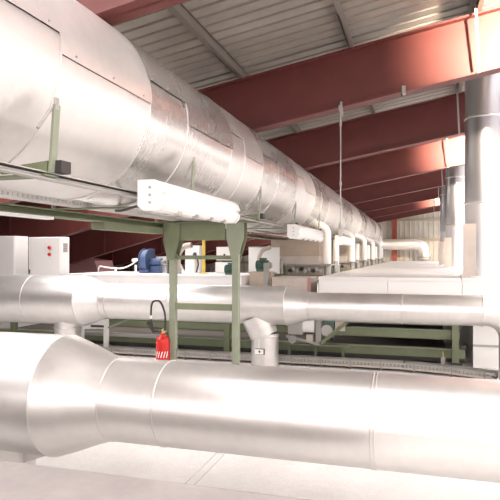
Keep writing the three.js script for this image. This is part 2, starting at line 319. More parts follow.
// saddles that carry the duct on the beams
const BY = EYE + 0.37;                                    // top of portal, underside of beams
for (const [z, lab] of [[-2.35, 'green duct saddle with upright strut at the left picture edge'], [-4.1, 'green duct saddle strut above the long white luminaire'], [-6.05, 'green duct saddle strut above the near portal frame'], [-7.9, 'green duct saddle strut by the farther white luminaire'], [-9.9, 'small duct saddle strut next beyond the farther luminaire'], [-12.6, 'small distant duct saddle strut over the beige hoods']]) {
  const s = thing('duct_saddle', lab, 'bracket', [0, 0, z], 'duct saddles');
  const yt = BY + 0.036;
  part('cross_plate', span(-2.98, -1.72, BY + 0.012, BY + 0.02, -0.05, 0.05), M.green, s);
  part('gusset', prism([[-1.745, yt], [-2.02, yt], [-2.02, yt + 0.03], [-1.745, yt + 0.055]], -0.014, 0.0), M.green, s);
  part('end_block', span(-1.735, -1.685, yt + 0.0, yt + 0.06, -0.11, -0.03), M.dark, s);
  part('strut', bar([-1.73, yt, -0.02], [-1.705, EYE + 0.735, -0.02], 0.014, 0.045), M.greenPale, s);
  part('strut', bar([-2.99, BY + 0.01, -0.02], [-3.015, EYE + 0.735, -0.02], 0.014, 0.045), M.greenPale, s);
  part('tie_rod', cyl(0.008, 0.008, [-1.715, EYE + 0.72, 0.0], [-1.73, EYE + 0.6, 0.09], 8), M.grey, s);
  part('clip', span(-1.712, -1.698, EYE + 0.71, EYE + 0.77, -0.035, -0.005, 0.004), M.galv, s);
}
// longitudinal beams with cable trays
{
  const r = thing('duct_support_rail', 'thin galvanised rail along the near underside of the big duct', 'rail', [-1.765, 0, 0]);
  part('upper_lip', span(-0.03, 0.03, BY + 0.03, BY + 0.036, -27, 1.5), M.galv, r);
  part('lower_lip', span(-0.03, 0.03, BY, BY + 0.006, -27, 1.5), M.galv, r);
  part('web', span(-0.03, -0.024, BY, BY + 0.036, -27, 1.5), M.galv, r);
  for (let k = 0; k < 2; k++) part('cable', tube([0, 1, 2, 3, 4, 5, 6].map((q) => [0.0 + k * 0.018, BY + 0.014 + R(-0.003, 0.003), 1.4 - 27 * q / 6]), 0.007, 60, 6), M.grey, r);
  const b = thing('duct_support_beam', 'green beam under the far side of the big duct', 'beam', [-2.9, 0, 0]);
  part('web', span(-0.006, 0.006, BY - 0.06, BY, -27, 1.5), M.green, b);
  part('splice', span(-0.06, 0.08, BY - 0.13, BY - 0.062, -5.9, -4.64), M.green, b);
  part('conduit_strip', span(0.0, 0.07, BY - 0.085, BY - 0.062, -3.9, 1.5), M.white, b);
  part('upper_flange', span(-0.07, 0.07, BY - 0.012, BY, -27, 1.5), M.green, b);
  part('lower_flange', span(-0.07, 0.07, BY - 0.06, BY - 0.05, -27, 1.5), M.green, b);
  const t = thing('cable_tray', 'perforated galvanised cable tray under the far side of the duct', 'cable tray', [-2.7, 0, 0]);
  const y = BY + 0.022, z1 = -26;
  part('tray_base', span(-0.06, 0.06, y, y + 0.004, z1, 1.5), M.zinc, t);
  for (const s of [-1, 1]) part('rail', merge([span(s * 0.06 - 0.003, s * 0.06 + 0.003, y, y + 0.012, z1, 1.5), span(s * 0.06 - 0.003, s * 0.06 + 0.003, y + 0.03, y + 0.045, z1, 1.5)]), M.zinc, t);
  const posts = []; for (let z = -0.8; z > -9; z -= 0.05) posts.push(span(0.057, 0.063, y + 0.012, y + 0.03, z, z - 0.03));
  part('slotted_side', merge(posts), M.zinc, t).userData.kind = 'stuff';
  for (let k = 0; k < 3; k++) part('cable', tube([0, 1, 2, 3, 4, 5, 6, 7, 8].map((q) => [-0.035 + k * 0.03 + R(-0.006, 0.006), y + 0.014, 1.4 + (z1 - 1.4) * q / 8]), 0.009, 60, 6), k % 2 ? M.rubber : M.grey, t);
}
{
  const c = thing('cable', 'black cable sagging under the duct into the long luminaire', 'cable', [0, 0, 0]);
  part('cable_run', tube([[-2.5, BY + 0.01, -4.3], [-2.3, BY - 0.012, -4.05], [-2.0, BY - 0.02, -3.7], [-1.715, BY - 0.015, -3.4]], 0.011, 40, 8), M.rubber, c);
}
// portal frames
const portalZ = [-6, -12.5, -19.2, -22.5];
portalZ.forEach((z, i) => {
  const f = thing('portal_frame', ['green steel portal frame with tapered post heads nearest the viewer', 'green portal frame under the duct behind the farther luminaire', 'small distant green portal frame under the duct, third from the viewer', 'farthest green portal frame under the duct'][i], 'frame', [0, 0, z], 'portal frames');
  const T = BY, xs = [-1.975, -2.74];
  xs.forEach((x, k) => {
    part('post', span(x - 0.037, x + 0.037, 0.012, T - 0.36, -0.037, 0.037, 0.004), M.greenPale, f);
    part('base_plate', span(x - 0.11, x + 0.11, 0, 0.014, -0.11, 0.11), M.green, f);
    const pl = [[x - 0.09, T], [x + 0.11, T], [x + 0.11, T - 0.18], [x + 0.03, T - 0.43], [x - 0.03, T - 0.43], [x - 0.09, T - 0.18]];
    part('head_plate', prism(pl, 0.055, 0.07), k ? M.green : M.greenPale, f);  // left head in darker green, its shade put into the colour
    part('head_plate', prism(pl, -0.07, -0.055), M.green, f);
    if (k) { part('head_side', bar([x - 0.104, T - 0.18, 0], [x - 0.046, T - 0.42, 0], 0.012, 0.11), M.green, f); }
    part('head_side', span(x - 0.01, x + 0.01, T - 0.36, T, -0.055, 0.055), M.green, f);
  });
  part('cross_beam', merge([span(-2.99, -1.72, T - 0.01, T, -0.09, 0.09), span(-2.63, -2.085, T - 0.19, T - 0.012, 0.04, 0.052), span(-2.63, -2.085, T - 0.2, T - 0.19, -0.09, 0.054)]), M.green, f);  // darker green than the posts stands for the shadow on the beam
  part('rail', span(-2.7, -2.02, EYE - 0.05, EYE - 0.005, -0.02, 0.02), M.green, f);
  part('rail', span(-2.7, -2.02, EYE - 0.625, EYE - 0.555, -0.03, 0.03), M.green, f);
  if (i === 0) part('terminal_box', merge([span(-1.96, -1.9, T + 0.13, T + 0.3, -0.02, 0.05), span(-2.0, -1.86, T + 0.13, T + 0.2, -0.04, 0.04)]), M.grey, f);
});
// linear luminaires beside the near beam
function luminaire(z0, z1, y0, label) {
  const l = thing('linear_luminaire', label, 'luminaire', [-1.62, y0, 0], 'white linear luminaires'); l.position.x = -1.595; l.scale.set(0.93, 0.93, 1);
  const pr = [[-0.09, 0.2], [0.03, 0.2], [0.075, 0.165], [0.09, 0.12], [0.068, 0.1], [0.09, 0.075], [0.08, 0.03], [0.05, 0.0], [-0.05, 0.0], [-0.09, 0.03]];
  part('housing', prism([[-0.09, 0.2], [0.03, 0.2], [0.03, 0.0], [-0.05, 0.0], [-0.09, 0.03]], z1 + 0.02, z0 - 0.02), M.plastic, l);
  part('diffuser', prism([[0.031, 0.2], [0.075, 0.165], [0.09, 0.12], [0.068, 0.1], [0.09, 0.075], [0.08, 0.03], [0.05, 0.0], [0.031, 0.0]], z1 + 0.04, z0 - 0.04), M.white, l);
  for (const z of [z0, z1]) part('end_cap', prism(pr.map(([x, y]) => [x * 1.02, 0.1 + (y - 0.1) * 1.02]), z - 0.02, z + 0.02), M.plastic, l);
  for (let k = 1; k < 5; k++) { const z = z0 + (z1 - z0) * k / 5; part('clip', span(0.03, 0.07, -0.014, 0.012, z - 0.02, z + 0.02), M.galv, l); }
  for (const y of [0.05, 0.1, 0.15]) part('screw', cyl(0.009, 0.009, [0.0, y, z0 + 0.015], [0.0, y, z0 + 0.028], 10), M.galv, l);
  for (const z of [z0 - 0.35, z1 + 0.35]) part('hanger', bar([-0.06, 0.19, z], [-0.13, 0.14, z], 0.02, 0.006), M.galv, l);
}
luminaire(-3.17, -4.68, EYE + 0.278, 'long white linear luminaire hung beside the duct, nearest the viewer');
luminaire(-7.28, -9.16, EYE + 0.217, 'white linear luminaire farther along the duct beside the beige hood');
luminaire(-11.6, -13.4, EYE + 0.217, 'small distant white linear luminaire along the duct');

// ------------------------------------------------------------------ pipes along x
function pipeRun(t, y, z, list, mats) {                   // list: [x0, x1, r0, r1, name]
  list.forEach(([x0, x1, r0, r1, nm], i) => {
    const n = r0 === r1 ? 2 : 10, pr = [];
    for (let k = 0; k <= n; k++) { const s = k / n, e = s * s * (3 - 2 * s) * 0.35 + s * 0.65; pr.push(new THREE.Vector2(r0 + (r1 - r0) * e, x0 + (x1 - x0) * s)); }
    const g = new THREE.LatheGeometry(pr, 96); g.rotateZ(-Math.PI / 2);
    { const uv = g.attributes.uv; for (let q = 0; q < uv.count; q++) uv.setXY(q, uv.getX(q) * 2 * Math.PI * r0, uv.getY(q) * Math.abs(x1 - x0)); }
    g.translate(0, y, z); part(nm || 'pipe_section', g, mats[i % mats.length], t);
  });
}
const pm = [M.pipe, M.pipeB, M.pipeC];
{
  const z = -3.3, y = EYE - 0.945, r = 0.267, b = 0.4;
  const t = thing('front_pipe', 'large shiny metal pipe across the foreground, widening at its left end', 'pipe');
  pipeRun(t, y, z, [[-6, -4.1, b, b], [-4.1, -2.3, b, b], [-2.3, -1.9, b, r, 'reducer'], [-1.9, -1.53, r, r], [-1.53, -0.254, r, r], [-0.254, 1.1, r, r], [1.1, 2.6, r, r], [2.6, 4.2, r, r]], pm);
  for (const [x, rr] of [[-4.1, b], [-2.3, b], [-1.9, r], [-1.53, r], [-0.254, r], [1.1, r], [2.6, r]]) part('joint_ring', ring(rr, 0.012, 0.005, 'x', [x, y, z]), M.bead, t);
  part('joint_ring', ring(r, 0.008, 0.005, 'x', [-0.235, y, z]), M.bead, t);
  // outlet under the wide end
  part('outlet', cyl(0.27, 0.25, [-2.86, y - 0.26, z], [-2.86, 0.02, z], 40, true), M.pipeB, t);
  part('outlet_gusset', prism([[-2.62, y - 0.31], [-2.34, y - 0.385], [-2.62, 0.17]], z - 0.01, z + 0.05), M.pipe, t);
  part('outlet_flange', cyl(0.31, 0.31, [-2.86, 0, z], [-2.86, 0.02, z], 40), M.galv, t);
  for (const x of [0.9, 3.6]) { part('foot', span(x - 0.04, x + 0.04, 0, y - r + 0.03, z - 0.14, z + 0.14), M.galv, t); }
}
{
  const z = -7.5, y = EYE - 0.69, b = 0.375, m = 0.265, s = 0.188;
  const t = thing('middle_pipe', 'shiny pipe behind the green frame, stepping down in diameter twice', 'pipe');
  pipeRun(t, y, z, [[-9, -5.78, b, b], [-5.78, -4.87, b, b], [-4.87, -4.52, b, m, 'reducer'], [-4.52, -3.42, m, m], [-3.42, -1.73, m, m], [-1.73, -1.42, m, s, 'reducer'], [-1.42, -0.225, s, s], [-0.225, 0.73, s, s]], pm);
  for (const [x, rr] of [[-5.78, b], [-4.87, b], [-4.52, m], [-4.42, m], [-3.42, m], [-1.73, m], [-1.42, s], [-0.225, s], [0.73, s]]) part('joint_ring', ring(rr, 0.014, 0.008, 'x', [x, y, z]), M.bead, t);
  // bend down at the right end
  const path = []; for (let k = 0; k <= 12; k++) { const a = k / 12 * Math.PI / 2; path.push([0.78 + 0.33 * Math.sin(a), y - 0.33 + 0.33 * Math.cos(a), z]); }
  path.unshift([0.73, y, z]); path.push([1.11, 0.3, z], [1.11, 0.02, z]);
  part('bend', tube(path, s, 80, 40), M.pipeC, t);
  part('floor_flange', cyl(0.25, 0.25, [1.11, 0, z], [1.11, 0.04, z], 32), M.galv, t);
  // branch going down, with its mitred head
  part('branch_head', cyl(0.225, 0.19, [-2.16, y - 0.16, z], [-2.06, y - 0.42, z], 40, true), M.pipe, t);
  part('branch', cyl(0.188, 0.188, [-2.05, y - 0.38, z], [-2.05, 0.03, z], 40, true), M.pipeC, t);
  part('branch_ring', ring(0.188, 0.014, 0.01, 'y', [-2.05, y - 0.42, z]), M.bead, t);
  part('branch_flange', cyl(0.24, 0.24, [-2.05, 0, z], [-2.05, 0.03, z], 36), M.galv, t);
  const sg = part('tag_plate', span(-2.13, -2.0, EYE - 1.34, EYE - 1.26, z + 0.19, z + 0.2), M.dark, t);
  part('tag_face', span(-2.135, -2.015, EYE - 1.335, EYE - 1.268, z + 0.2, z + 0.206), M.white, sg);
  part('tag_symbol', cyl(0.014, 0.014, [-2.07, EYE - 1.3, z + 0.206], [-2.07, EYE - 1.3, z + 0.208], 16), M.dark, sg);
  part('valve_lever', span(-2.085, -2.075, EYE - 1.26, EYE - 1.13, z + 0.19, z + 0.2), M.white, t);
  part('stub', cyl(0.2, 0.2, [-5.19, y - 0.3, z], [-5.19, 0.03, z], 40, true), M.pipeC, t);
  part('stub_ring', ring(0.2, 0.03, 0.012, 'y', [-5.19, y - 0.42, z]), M.bead, t);
  part('stub_flange', cyl(0.25, 0.25, [-5.19, 0, z], [-5.19, 0.03, z], 36), M.galv, t);
}
{
  const t = thing('floor_casing', 'low pale casing along the bottom left corner in front of the wide pipe end', 'casing');
  part('casing_body', span(-4.5, -0.35, 0.0, 0.555, -2.42, -1.55, 0.05), M.casing, t);
  part('foot_rail', span(-4.4, -0.45, 0.0, 0.05, -2.46, -2.4), M.galv, t);
}
{
  // unseen deck added so the pipe mirrors a brown band along its underside
  const t = thing('added_deck', 'unseen brown deck added for the dark band mirrored in the near pipe', 'added_deck');
  for (let x = -9; x < 5.9; x += 1.0) part('deck_plate', span(x + 0.004, x + 0.996, 0.09, 0.1, -1.3, 3.4), M.deck, t);
  for (const z of [-1.26, 1.0, 3.3]) part('joist', span(-9, 6, 0, 0.09, z - 0.03, z + 0.03), M.galv, t);
}
// ------------------------------------------------------------------ stacks
[[9, 'tall shiny metal stack at the right picture edge, the nearest'], [15.7, 'middle one of the three metal stacks'], [20.1, 'farthest and thinnest looking of the three metal stacks']].forEach(([d, lab], i) => {
  const r = 0.262, y0 = EYE - 0.326, t = thing('exhaust_stack', lab, 'stack', [0.9, 0, -d], 'exhaust stacks');
  const cut = [y0 + 0.02, EYE + 0.77, EYE + 2.02, ROOF(0.9) + 0.1];
  for (let k = 0; k < 3; k++) { part('stack_section', cyl(r, r, [0, cut[k], 0], [0, cut[k + 1], 0], 64, true), k ? M.stack : M.stackB, t); if (k) part('stack_band', ring(r, 0.035, 0.012, 'y', [0, cut[k], 0]), M.bead, t); }
  part('base_flange', cyl(r + 0.07, r + 0.07, [0, y0, 0], [0, y0 + 0.025, 0], 48), M.white, t);
  const p = part('reflection_plate', merge([span(-0.3, -0.13, y0 + 0.12, y0 + 0.78, 0.2, 0.26), prism([[-0.3, y0 + 0.12], [-0.13, y0 + 0.12], [-0.09, y0], [-0.32, y0]], 0.2, 0.26)]), M.beigePale, t);  // beige plate stands in for a reflection in the lower stack section
});
{
  const h = thing('hanging_rod', 'thin galvanised rod hanging from the red girder clamp', 'rod', [-0.917, 0, -6.92]);
  const y = lowEdge(-0.917);
  part('rod', cyl(0.007, 0.007, [0, y - 0.02, 0.12], [0, EYE + 0.27, 0.12], 8), M.galv, h);
  part('clamp', merge([span(-0.02, 0.02, y - 0.04, y - 0.0, 0.05, 0.14), span(-0.02, 0.02, y - 0.01, y + 0.06, 0.102, 0.135), span(0.012, 0.03, y - 0.12, y - 0.03, 0.11, 0.13)]), M.galv, h);
  part('clamp_screw', span(-0.025, -0.005, y + 0.02, y + 0.07, 0.105, 0.14), M.dark, h);
  for (const q of [1.55, 0.83, 0.6]) part('coupler', cyl(0.014, 0.014, [0, EYE + q, 0.12], [0, EYE + q + 0.05, 0.12], 8), M.grey, h);
  part('hook', span(-0.02, 0.02, EYE + 0.22, EYE + 0.3, 0.1, 0.14), M.galv, h);
  const c = thing('girder_clamp', 'small beam clamp on the red girder flange, right of the hanging rod', 'clamp', [-0.185, lowEdge(-0.185), -6.92]);
  part('jaw', merge([span(-0.02, 0.02, -0.03, 0, 0.05, 0.14), span(-0.02, 0.02, -0.02, 0.06, 0.102, 0.135)]), M.galv, c);
  part('screw', span(-0.03, -0.012, -0.06, 0.04, 0.11, 0.13), M.dark, c);
}

// ------------------------------------------------------------------ the white machine on its green base
{
  const m = thing('process_machine', 'long white machine housing with flat top carrying the stacks', 'machine');
  const top = EYE - 0.326;
  for (let z = -8.4; z > -29; z -= 2.06) for (const [a, b] of [[-1.47, 0.55], [0.55, 2.6], [2.6, 4.6]])
    part('top_panel', span(a + 0.004, b - 0.004, top - 0.04, top, z - 2.056, z - 0.004), M.white, m);
  part('housing', span(-1.46, 4.6, EYE - 0.92, top - 0.035, -29, -8.42), M.white, m);
  for (let x = -1.46; x < 4.5; x += 1.01) part('front_panel', span(x + 0.006, x + 1.004, EYE - 0.9, top - 0.05, -8.42, -8.395), M.white, m);
  part('skirt', span(0.72, 4.6, 0, EYE - 0.92, -29, -8.6), M.white, m);
  part('kick_rail', span(0.72, 4.6, 0.3, 0.33, -8.6, -8.585), M.galv, m);
}
{
  const m = thing('low_machine', 'white flat-topped housing behind the middle pipe, left of the green frame', 'machine');
  const top = EYE - 0.326;
  for (let x = -5.92; x < -2.8; x += 1.08) part('top_panel', span(x + 0.004, x + 1.076, top - 0.03, top, -9.95, -8.42), M.white, m);
  part('housing', span(-5.92, -2.68, EYE - 0.9, top - 0.025, -9.95, -8.44), M.white, m);
  for (let x = -5.92; x < -2.8; x += 1.08) part('front_panel', span(x + 0.006, x + 1.074, EYE - 0.88, top - 0.04, -8.44, -8.425), M.white, m);
  const hp = thing('access_box', 'pinkish grey box at the left end of the white machine, above the reducer', 'box', [0, 0, 0]);
  part('box_body', span(-2.21, -1.62, EYE - 0.9, top - 0.02, -9.2, -8.5, 0.01), M.beigePale, hp);
  part('box_edge', span(-1.65, -1.6, EYE - 0.9, top - 0.02, -8.52, -8.49), M.pinkTarp, hp);
}
{
  const b = thing('machine_base', 'green steel base frame of stacked beams low under the middle pipe', 'frame');
  const H = (x0, x1, y, z, h = 0.13) => merge([span(x0, x1, y, y + 0.014, z - 0.06, z + 0.06), span(x0, x1, y + h - 0.014, y + h, z - 0.06, z + 0.06), span(x0, x1, y, y + h, z - 0.006, z + 0.006)]);
  const U = (x0, x1, y, z, h = 0.13) => merge([span(x0, x1, y, y + 0.012, z - 0.07, z + 0.02), span(x0, x1, y + h - 0.012, y + h, z - 0.07, z + 0.02), span(x0, x1, y, y + h, z - 0.075, z - 0.06)]);
  part('beam', span(-8.2, 0.6, 0.15, 0.27, -8.5, -8.4), M.green, b);
  part('beam', span(-8.2, 0.6, 0.1, 0.15, -8.52, -8.44), M.dark, b);  // dark strip paints the shaded gap below the lowest green beam
  part('beam', span(-8.2, 0.53, 0.41, 0.53, -8.52, -8.42), M.green, b);
  part('beam', H(-8.2, 0.5, 0.6, -8.5, 0.07), M.greenPale, b);
  part('deck', span(-8.2, -5.95, 0.67, 0.685, -8.9, -8.4), M.green, b);
  part('beam', span(-8.2, 0.55, 0.26, 0.33, -9.5, -9.4), M.green, b);
  part('beam', span(-8.2, 0.5, 0.42, 0.5, -10.2, -10.1), M.green, b);
  part('ledge', span(-8.2, 0.58, 0.27, 0.278, -8.5, -8.36), M.greenPale, b);
  part('ledge', span(-8.2, 0.51, 0.53, 0.538, -8.52, -8.4), M.greenPale, b);
  for (const x of [-8.1, -6.9, -5.6, -3.9, -2.9, 0.47]) { part('post', span(x - 0.045, x + 0.045, 0.1, 0.68, -8.42, -8.33), M.green, b); part('foot', span(x - 0.09, x + 0.09, 0, 0.1, -8.55, -8.4), M.dark, b); }
  for (const x of [0.52, 0.58]) part('end_cap', span(x - 0.02, x + 0.03, x > 0.55 ? 0.29 : 0.56, x > 0.55 ? 0.34 : 0.61, -8.44, -8.38), M.dark, b);
  part('shade_back', span(-8.2, 0.4, 0.0, 0.68, -11.0, -10.95), M.shadeBrown, b);  // dark sheet in place of the shade inside the base
  part('shade_bed', span(-8.2, 0.4, 0.04, 0.06, -10.95, -8.7), M.shadeBrown, b);  // dark sheet in place of the shade low under the machine
}
{
  // drive parts visible under the pipe between the branch and the green beams
  const d = thing('drive_unit', 'grey drive unit with brackets under the pipe right of the branch', 'drive', [-1.6, 0, -8.2]);
  part('gearbox', span(-0.28, -0.05, 0.42, 0.7, -0.1, 0.06, 0.02), M.galv, d);
  part('motor', cyl(0.09, 0.09, [-0.05, 0.55, 0], [0.12, 0.55, 0], 24), M.white, d);
  part('upright', span(0.14, 0.22, 0.28, 0.72, -0.05, 0.05), M.grey, d);
  part('side_plate', span(0.24, 0.4, 0.4, 0.7, -0.05, 0.0), M.motorGreen, d);
  part('brace', bar([0.2, 0.3, 0.03], [0.62, 0.66, 0.03], 0.05, 0.04), M.green, d);
  part('brace', bar([-0.3, 0.4, 0.05], [0.2, 0.3, 0.05], 0.04, 0.03), M.grey, d);
  part('bearing', cyl(0.06, 0.06, [-0.2, 0.36, 0.02], [-0.2, 0.36, 0.1], 18), M.grey, d);
  part('sprocket', cyl(0.085, 0.085, [0.3, 0.5, 0.0], [0.3, 0.5, 0.03], 20), M.galv, d);
  part('junction_box', span(0.0, 0.1, 0.34, 0.44, 0.0, 0.07, 0.008), M.beigePale, d);
  part('chain_guard', span(0.42, 0.56, 0.5, 0.7, -0.05, 0.02), M.beigePale, d);
  part('carrier', merge([span(-0.32, 0.62, 0.27, 0.29, -0.12, 0.05), span(-0.3, -0.26, 0, 0.28, -0.1, -0.06), span(0.1, 0.14, 0, 0.28, -0.1, -0.06), span(0.5, 0.54, 0, 0.28, -0.1, -0.06)]), M.green, d);
  const a = thing('low_conveyor', 'small white framed conveyor end under the pipe at left, beside the stub', 'conveyor', [-5.05, -0.0, -8.1]);
  part('side_plate', prism([[-0.34, 0.44], [0.02, 0.57], [0.16, 0.57], [0.16, 0.4], [-0.34, 0.38]], -0.02, 0), M.white, a);
  part('slot', span(-0.12, 0.12, 0.42, 0.455, 0, 0.006), M.dark, a);
  part('stand', span(0.1, 0.18, 0, 0.58, -0.06, -0.02), M.white, a);
  part('stand', span(-0.34, -0.28, 0, 0.4, -0.06, -0.02), M.white, a);
  part('brace', bar([0.2, 0.42, -0.01], [0.7, 0.62, -0.01], 0.03, 0.03), M.greenPale, a);
  part('belt', span(-0.4, 1.2, 0.27, 0.33, -0.12, -0.07), M.grey, a);
}
{
  // cable duct lying on the floor
  const t = thing('floor_cable_channel', 'long perforated cable channel lying on the floor before the green base', 'cable tray');
  const pts = [[-7.4, -8.08], [-0.22, -8.08], [0.28, -7.98], [0.92, -7.72]];
  for (let i = 0; i + 1 < pts.length; i++) {
    const [xa, za] = pts[i], [xb, zb] = pts[i + 1], L = Math.hypot(xb - xa, zb - za), ang = Math.atan2(-(zb - za), xb - xa);
    const f = (g) => { g.rotateY(ang); g.translate(xa, 0, za); return g; };
    part('tray_base', f(span(0, L, 0.03, 0.035, -0.09, 0.09)), M.galv, t);
    part('lower_rail', f(span(0, L, 0.03, 0.06, 0.085, 0.09)), M.beigePale, t);
    part('upper_rail', f(span(0, L, 0.1, 0.125, 0.085, 0.09)), M.galv, t);
    part('rear_side', f(span(0, L, 0.03, 0.125, -0.09, -0.085)), M.galv, t);
    const g = []; for (let x = 0.02; x < L - 0.03; x += 0.05) g.push(f(span(x, x + 0.034, 0.06, 0.1, 0.084, 0.089)));
    part('slotted_side', merge(g), M.galv, t).userData.kind = 'stuff';
    for (let x = 0.15; x < L; x += 0.42) { part('bracket', f(span(x, x + 0.018, 0.0, 0.13, 0.09, 0.1)), M.grey, t); }
    part('cable', f(tube([[0, 0.06, 0], [L * 0.3, 0.06, 0.03], [L * 0.6, 0.06, -0.03], [L, 0.06, 0]], 0.02, 30, 6)), M.grey, t);
    part('cable', f(tube([[0, 0.055, -0.04], [L * 0.4, 0.055, -0.02], [L, 0.055, -0.05]], 0.018, 30, 6)), M.grey, t);
  }
  const k = thing('floor_socket', 'tiny grey stud with pin on the floor by the end of the green beams', 'stud', [0.3, 0, -8.2]);
  part('block', span(-0.03, 0.03, 0.0, 0.19, -0.03, 0.03, 0.005), M.grey, k); part('pin', cyl(0.006, 0.006, [0, 0.19, 0], [0, 0.27, 0], 8), M.brass, k);
}
// ------------------------------------------------------------------ fire extinguisher
{
  const e = thing('fire_extinguisher', 'red fire extinguisher with black hose beside the green post', 'extinguisher', [-2.835, 0, -5.92]);
  const y0 = EYE - 1.46, yt = EYE - 0.93, r = 0.078;
  const body = new THREE.LatheGeometry([[0, y0], [r - 0.012, y0], [r, y0 + 0.015], [r, yt - 0.06], [r - 0.006, yt - 0.03], [r - 0.025, yt - 0.008], [0.03, yt + 0.01], [0.024, yt + 0.03], [0, yt + 0.03]].map((p) => new THREE.Vector2(...p)), 40);
  part('cylinder', body, M.signalRed, e);
  part('valve', merge([cyl(0.02, 0.02, [0, yt + 0.02, 0], [0, yt + 0.08, 0], 16), cyl(0.012, 0.012, [-0.05, yt + 0.055, 0], [0.05, yt + 0.055, 0], 12)]), M.brass, e);
  part('handle', merge([bar([0.0, yt + 0.075, 0.01], [-0.09, yt + 0.1, 0.04], 0.024, 0.008), bar([0, yt + 0.05, 0.012], [-0.09, yt + 0.06, 0.045], 0.024, 0.008)]), M.rubber, e);
  const hose = part('hose', tube([[0.03, yt + 0.055, 0.02], [0.045, yt + 0.13, 0.03], [0.035, yt + 0.28, 0.03], [-0.03, yt + 0.4, 0.03], [-0.11, yt + 0.39, 0.03], [-0.135, yt + 0.27, 0.03], [-0.12, yt + 0.13, 0.04], [-0.09, yt + 0.07, 0.05]], 0.0115, 60, 10), M.rubber, e);
  part('hose_collar', cyl(0.015, 0.015, [-0.132, yt + 0.195, 0.035], [-0.13, yt + 0.235, 0.034], 12), M.white, hose);
  part('nozzle', cyl(0.012, 0.024, [-0.09, yt + 0.04, 0.05], [-0.165, yt + 0.16, 0.05], 14), M.rubber, e);
  part('gauge', cyl(0.016, 0.016, [0.03, yt + 0.05, 0.02], [0.03, yt + 0.05, 0.035], 14), M.brass, e);
  // white printed marks as thin curved strips on the cylinder
  const patch = (a0, h0, a1, h1, w) => { const n = 6, pos = [], idx = []; for (let i = 0; i <= n; i++) { const s = i / n, a = a0 + (a1 - a0) * s, h = h0 + (h1 - h0) * s; for (const k of [0, 1]) { const aa = a + k * w; pos.push((r + 0.0012) * Math.sin(aa), h, (r + 0.0012) * Math.cos(aa)); } } for (let i = 0; i < n; i++) { const p = 2 * i; idx.push(p, p + 1, p + 2, p + 1, p + 3, p + 2); } const g = new THREE.BufferGeometry(); g.setAttribute('position', new THREE.Float32BufferAttribute(pos, 3)); g.setIndex(idx); g.computeVertexNormals(); g.setAttribute('uv', new THREE.Float32BufferAttribute(new Array(pos.length / 3 * 2).fill(0), 2)); return g; };
  for (let k = -3; k < 4; k++) part('stripe', patch(k * 0.42 - 0.35, yt - 0.24, k * 0.42 - 0.1, yt - 0.17, 0.13), M.white, e);
  part('mark', patch(-0.95, yt - 0.035 - 0.03, -0.55, yt - 0.075, 0.18), M.white, e);
  part('bracket', merge([span(-0.02, 0.12, yt - 0.14, yt - 0.11, -0.085, -0.075), span(0.075, 0.085, yt - 0.2, yt - 0.05, -0.085, -0.03)]), M.galv, e);
  part('stand', merge([span(-0.07, 0.07, y0 - 0.012, y0, -0.07, 0.07), span(-0.012, 0.012, 0.01, y0 - 0.01, -0.012, 0.012), span(-0.09, 0.09, 0, 0.012, -0.09, 0.09)]), M.galv, e);
}
// ------------------------------------------------------------------ control cabinets at the left
{
  const mk = (x0, x1, z, dpt, h, lab) => {
    const c = thing('control_cabinet', lab, 'cabinet', [(x0 + x1) / 2, 0, z - dpt / 2], 'control cabinets'); const w = x1 - x0;
    part('body', box(w, h - 0.76, dpt, 0, 0.76 + (h - 0.76) / 2, 0, 0.012), M.cabinet, c);
    part('plinth', span(-w / 2 + 0.02, w / 2 - 0.02, 0.685, 0.76, -dpt / 2 + 0.02, dpt / 2 - 0.02), M.dark, c);
    part('door', span(-w / 2 + 0.012, w / 2 - 0.012, 0.78, h - 0.014, dpt / 2 - 0.004, dpt / 2 + 0.014, 0.006), M.cabinet, c);
    return c;
  };
  const a = mk(-7.95, -6.97, -8.48, 0.36, EYE + 0.345, 'white control cabinet cut off by the left picture edge');
  part('lock', span(0.43, 0.445, 1.1, 1.16, 0.19, 0.2), M.dark, a);
  const c = mk(-6.7, -6.03, -8.5, 0.26, EYE + 0.318, 'white control cabinet with two red push buttons on the door');
  for (const y of [EYE + 0.13, EYE + 0.01]) { const b = part('push_button', cyl(0.03, 0.026, [0.12, y, 0.13], [0.12, y, 0.175], 20), M.signalRed, c); part('collar', cyl(0.034, 0.034, [0.12, y, 0.14], [0.12, y, 0.152], 20), M.galv, b); }
  const v = part('side_vent', span(0.335, 0.342, EYE + 0.05, EYE + 0.21, -0.06, 0.06), M.beigePale, c);
  for (let k = 0; k < 4; k++) part('louvre', span(0.342, 0.35, EYE + 0.065 + k * 0.038, EYE + 0.085 + k * 0.038, -0.05, 0.05), M.grey, v);
  part('door_handle', span(-0.3, -0.285, EYE - 0.33, EYE - 0.26, 0.14, 0.16), M.dark, c);
}
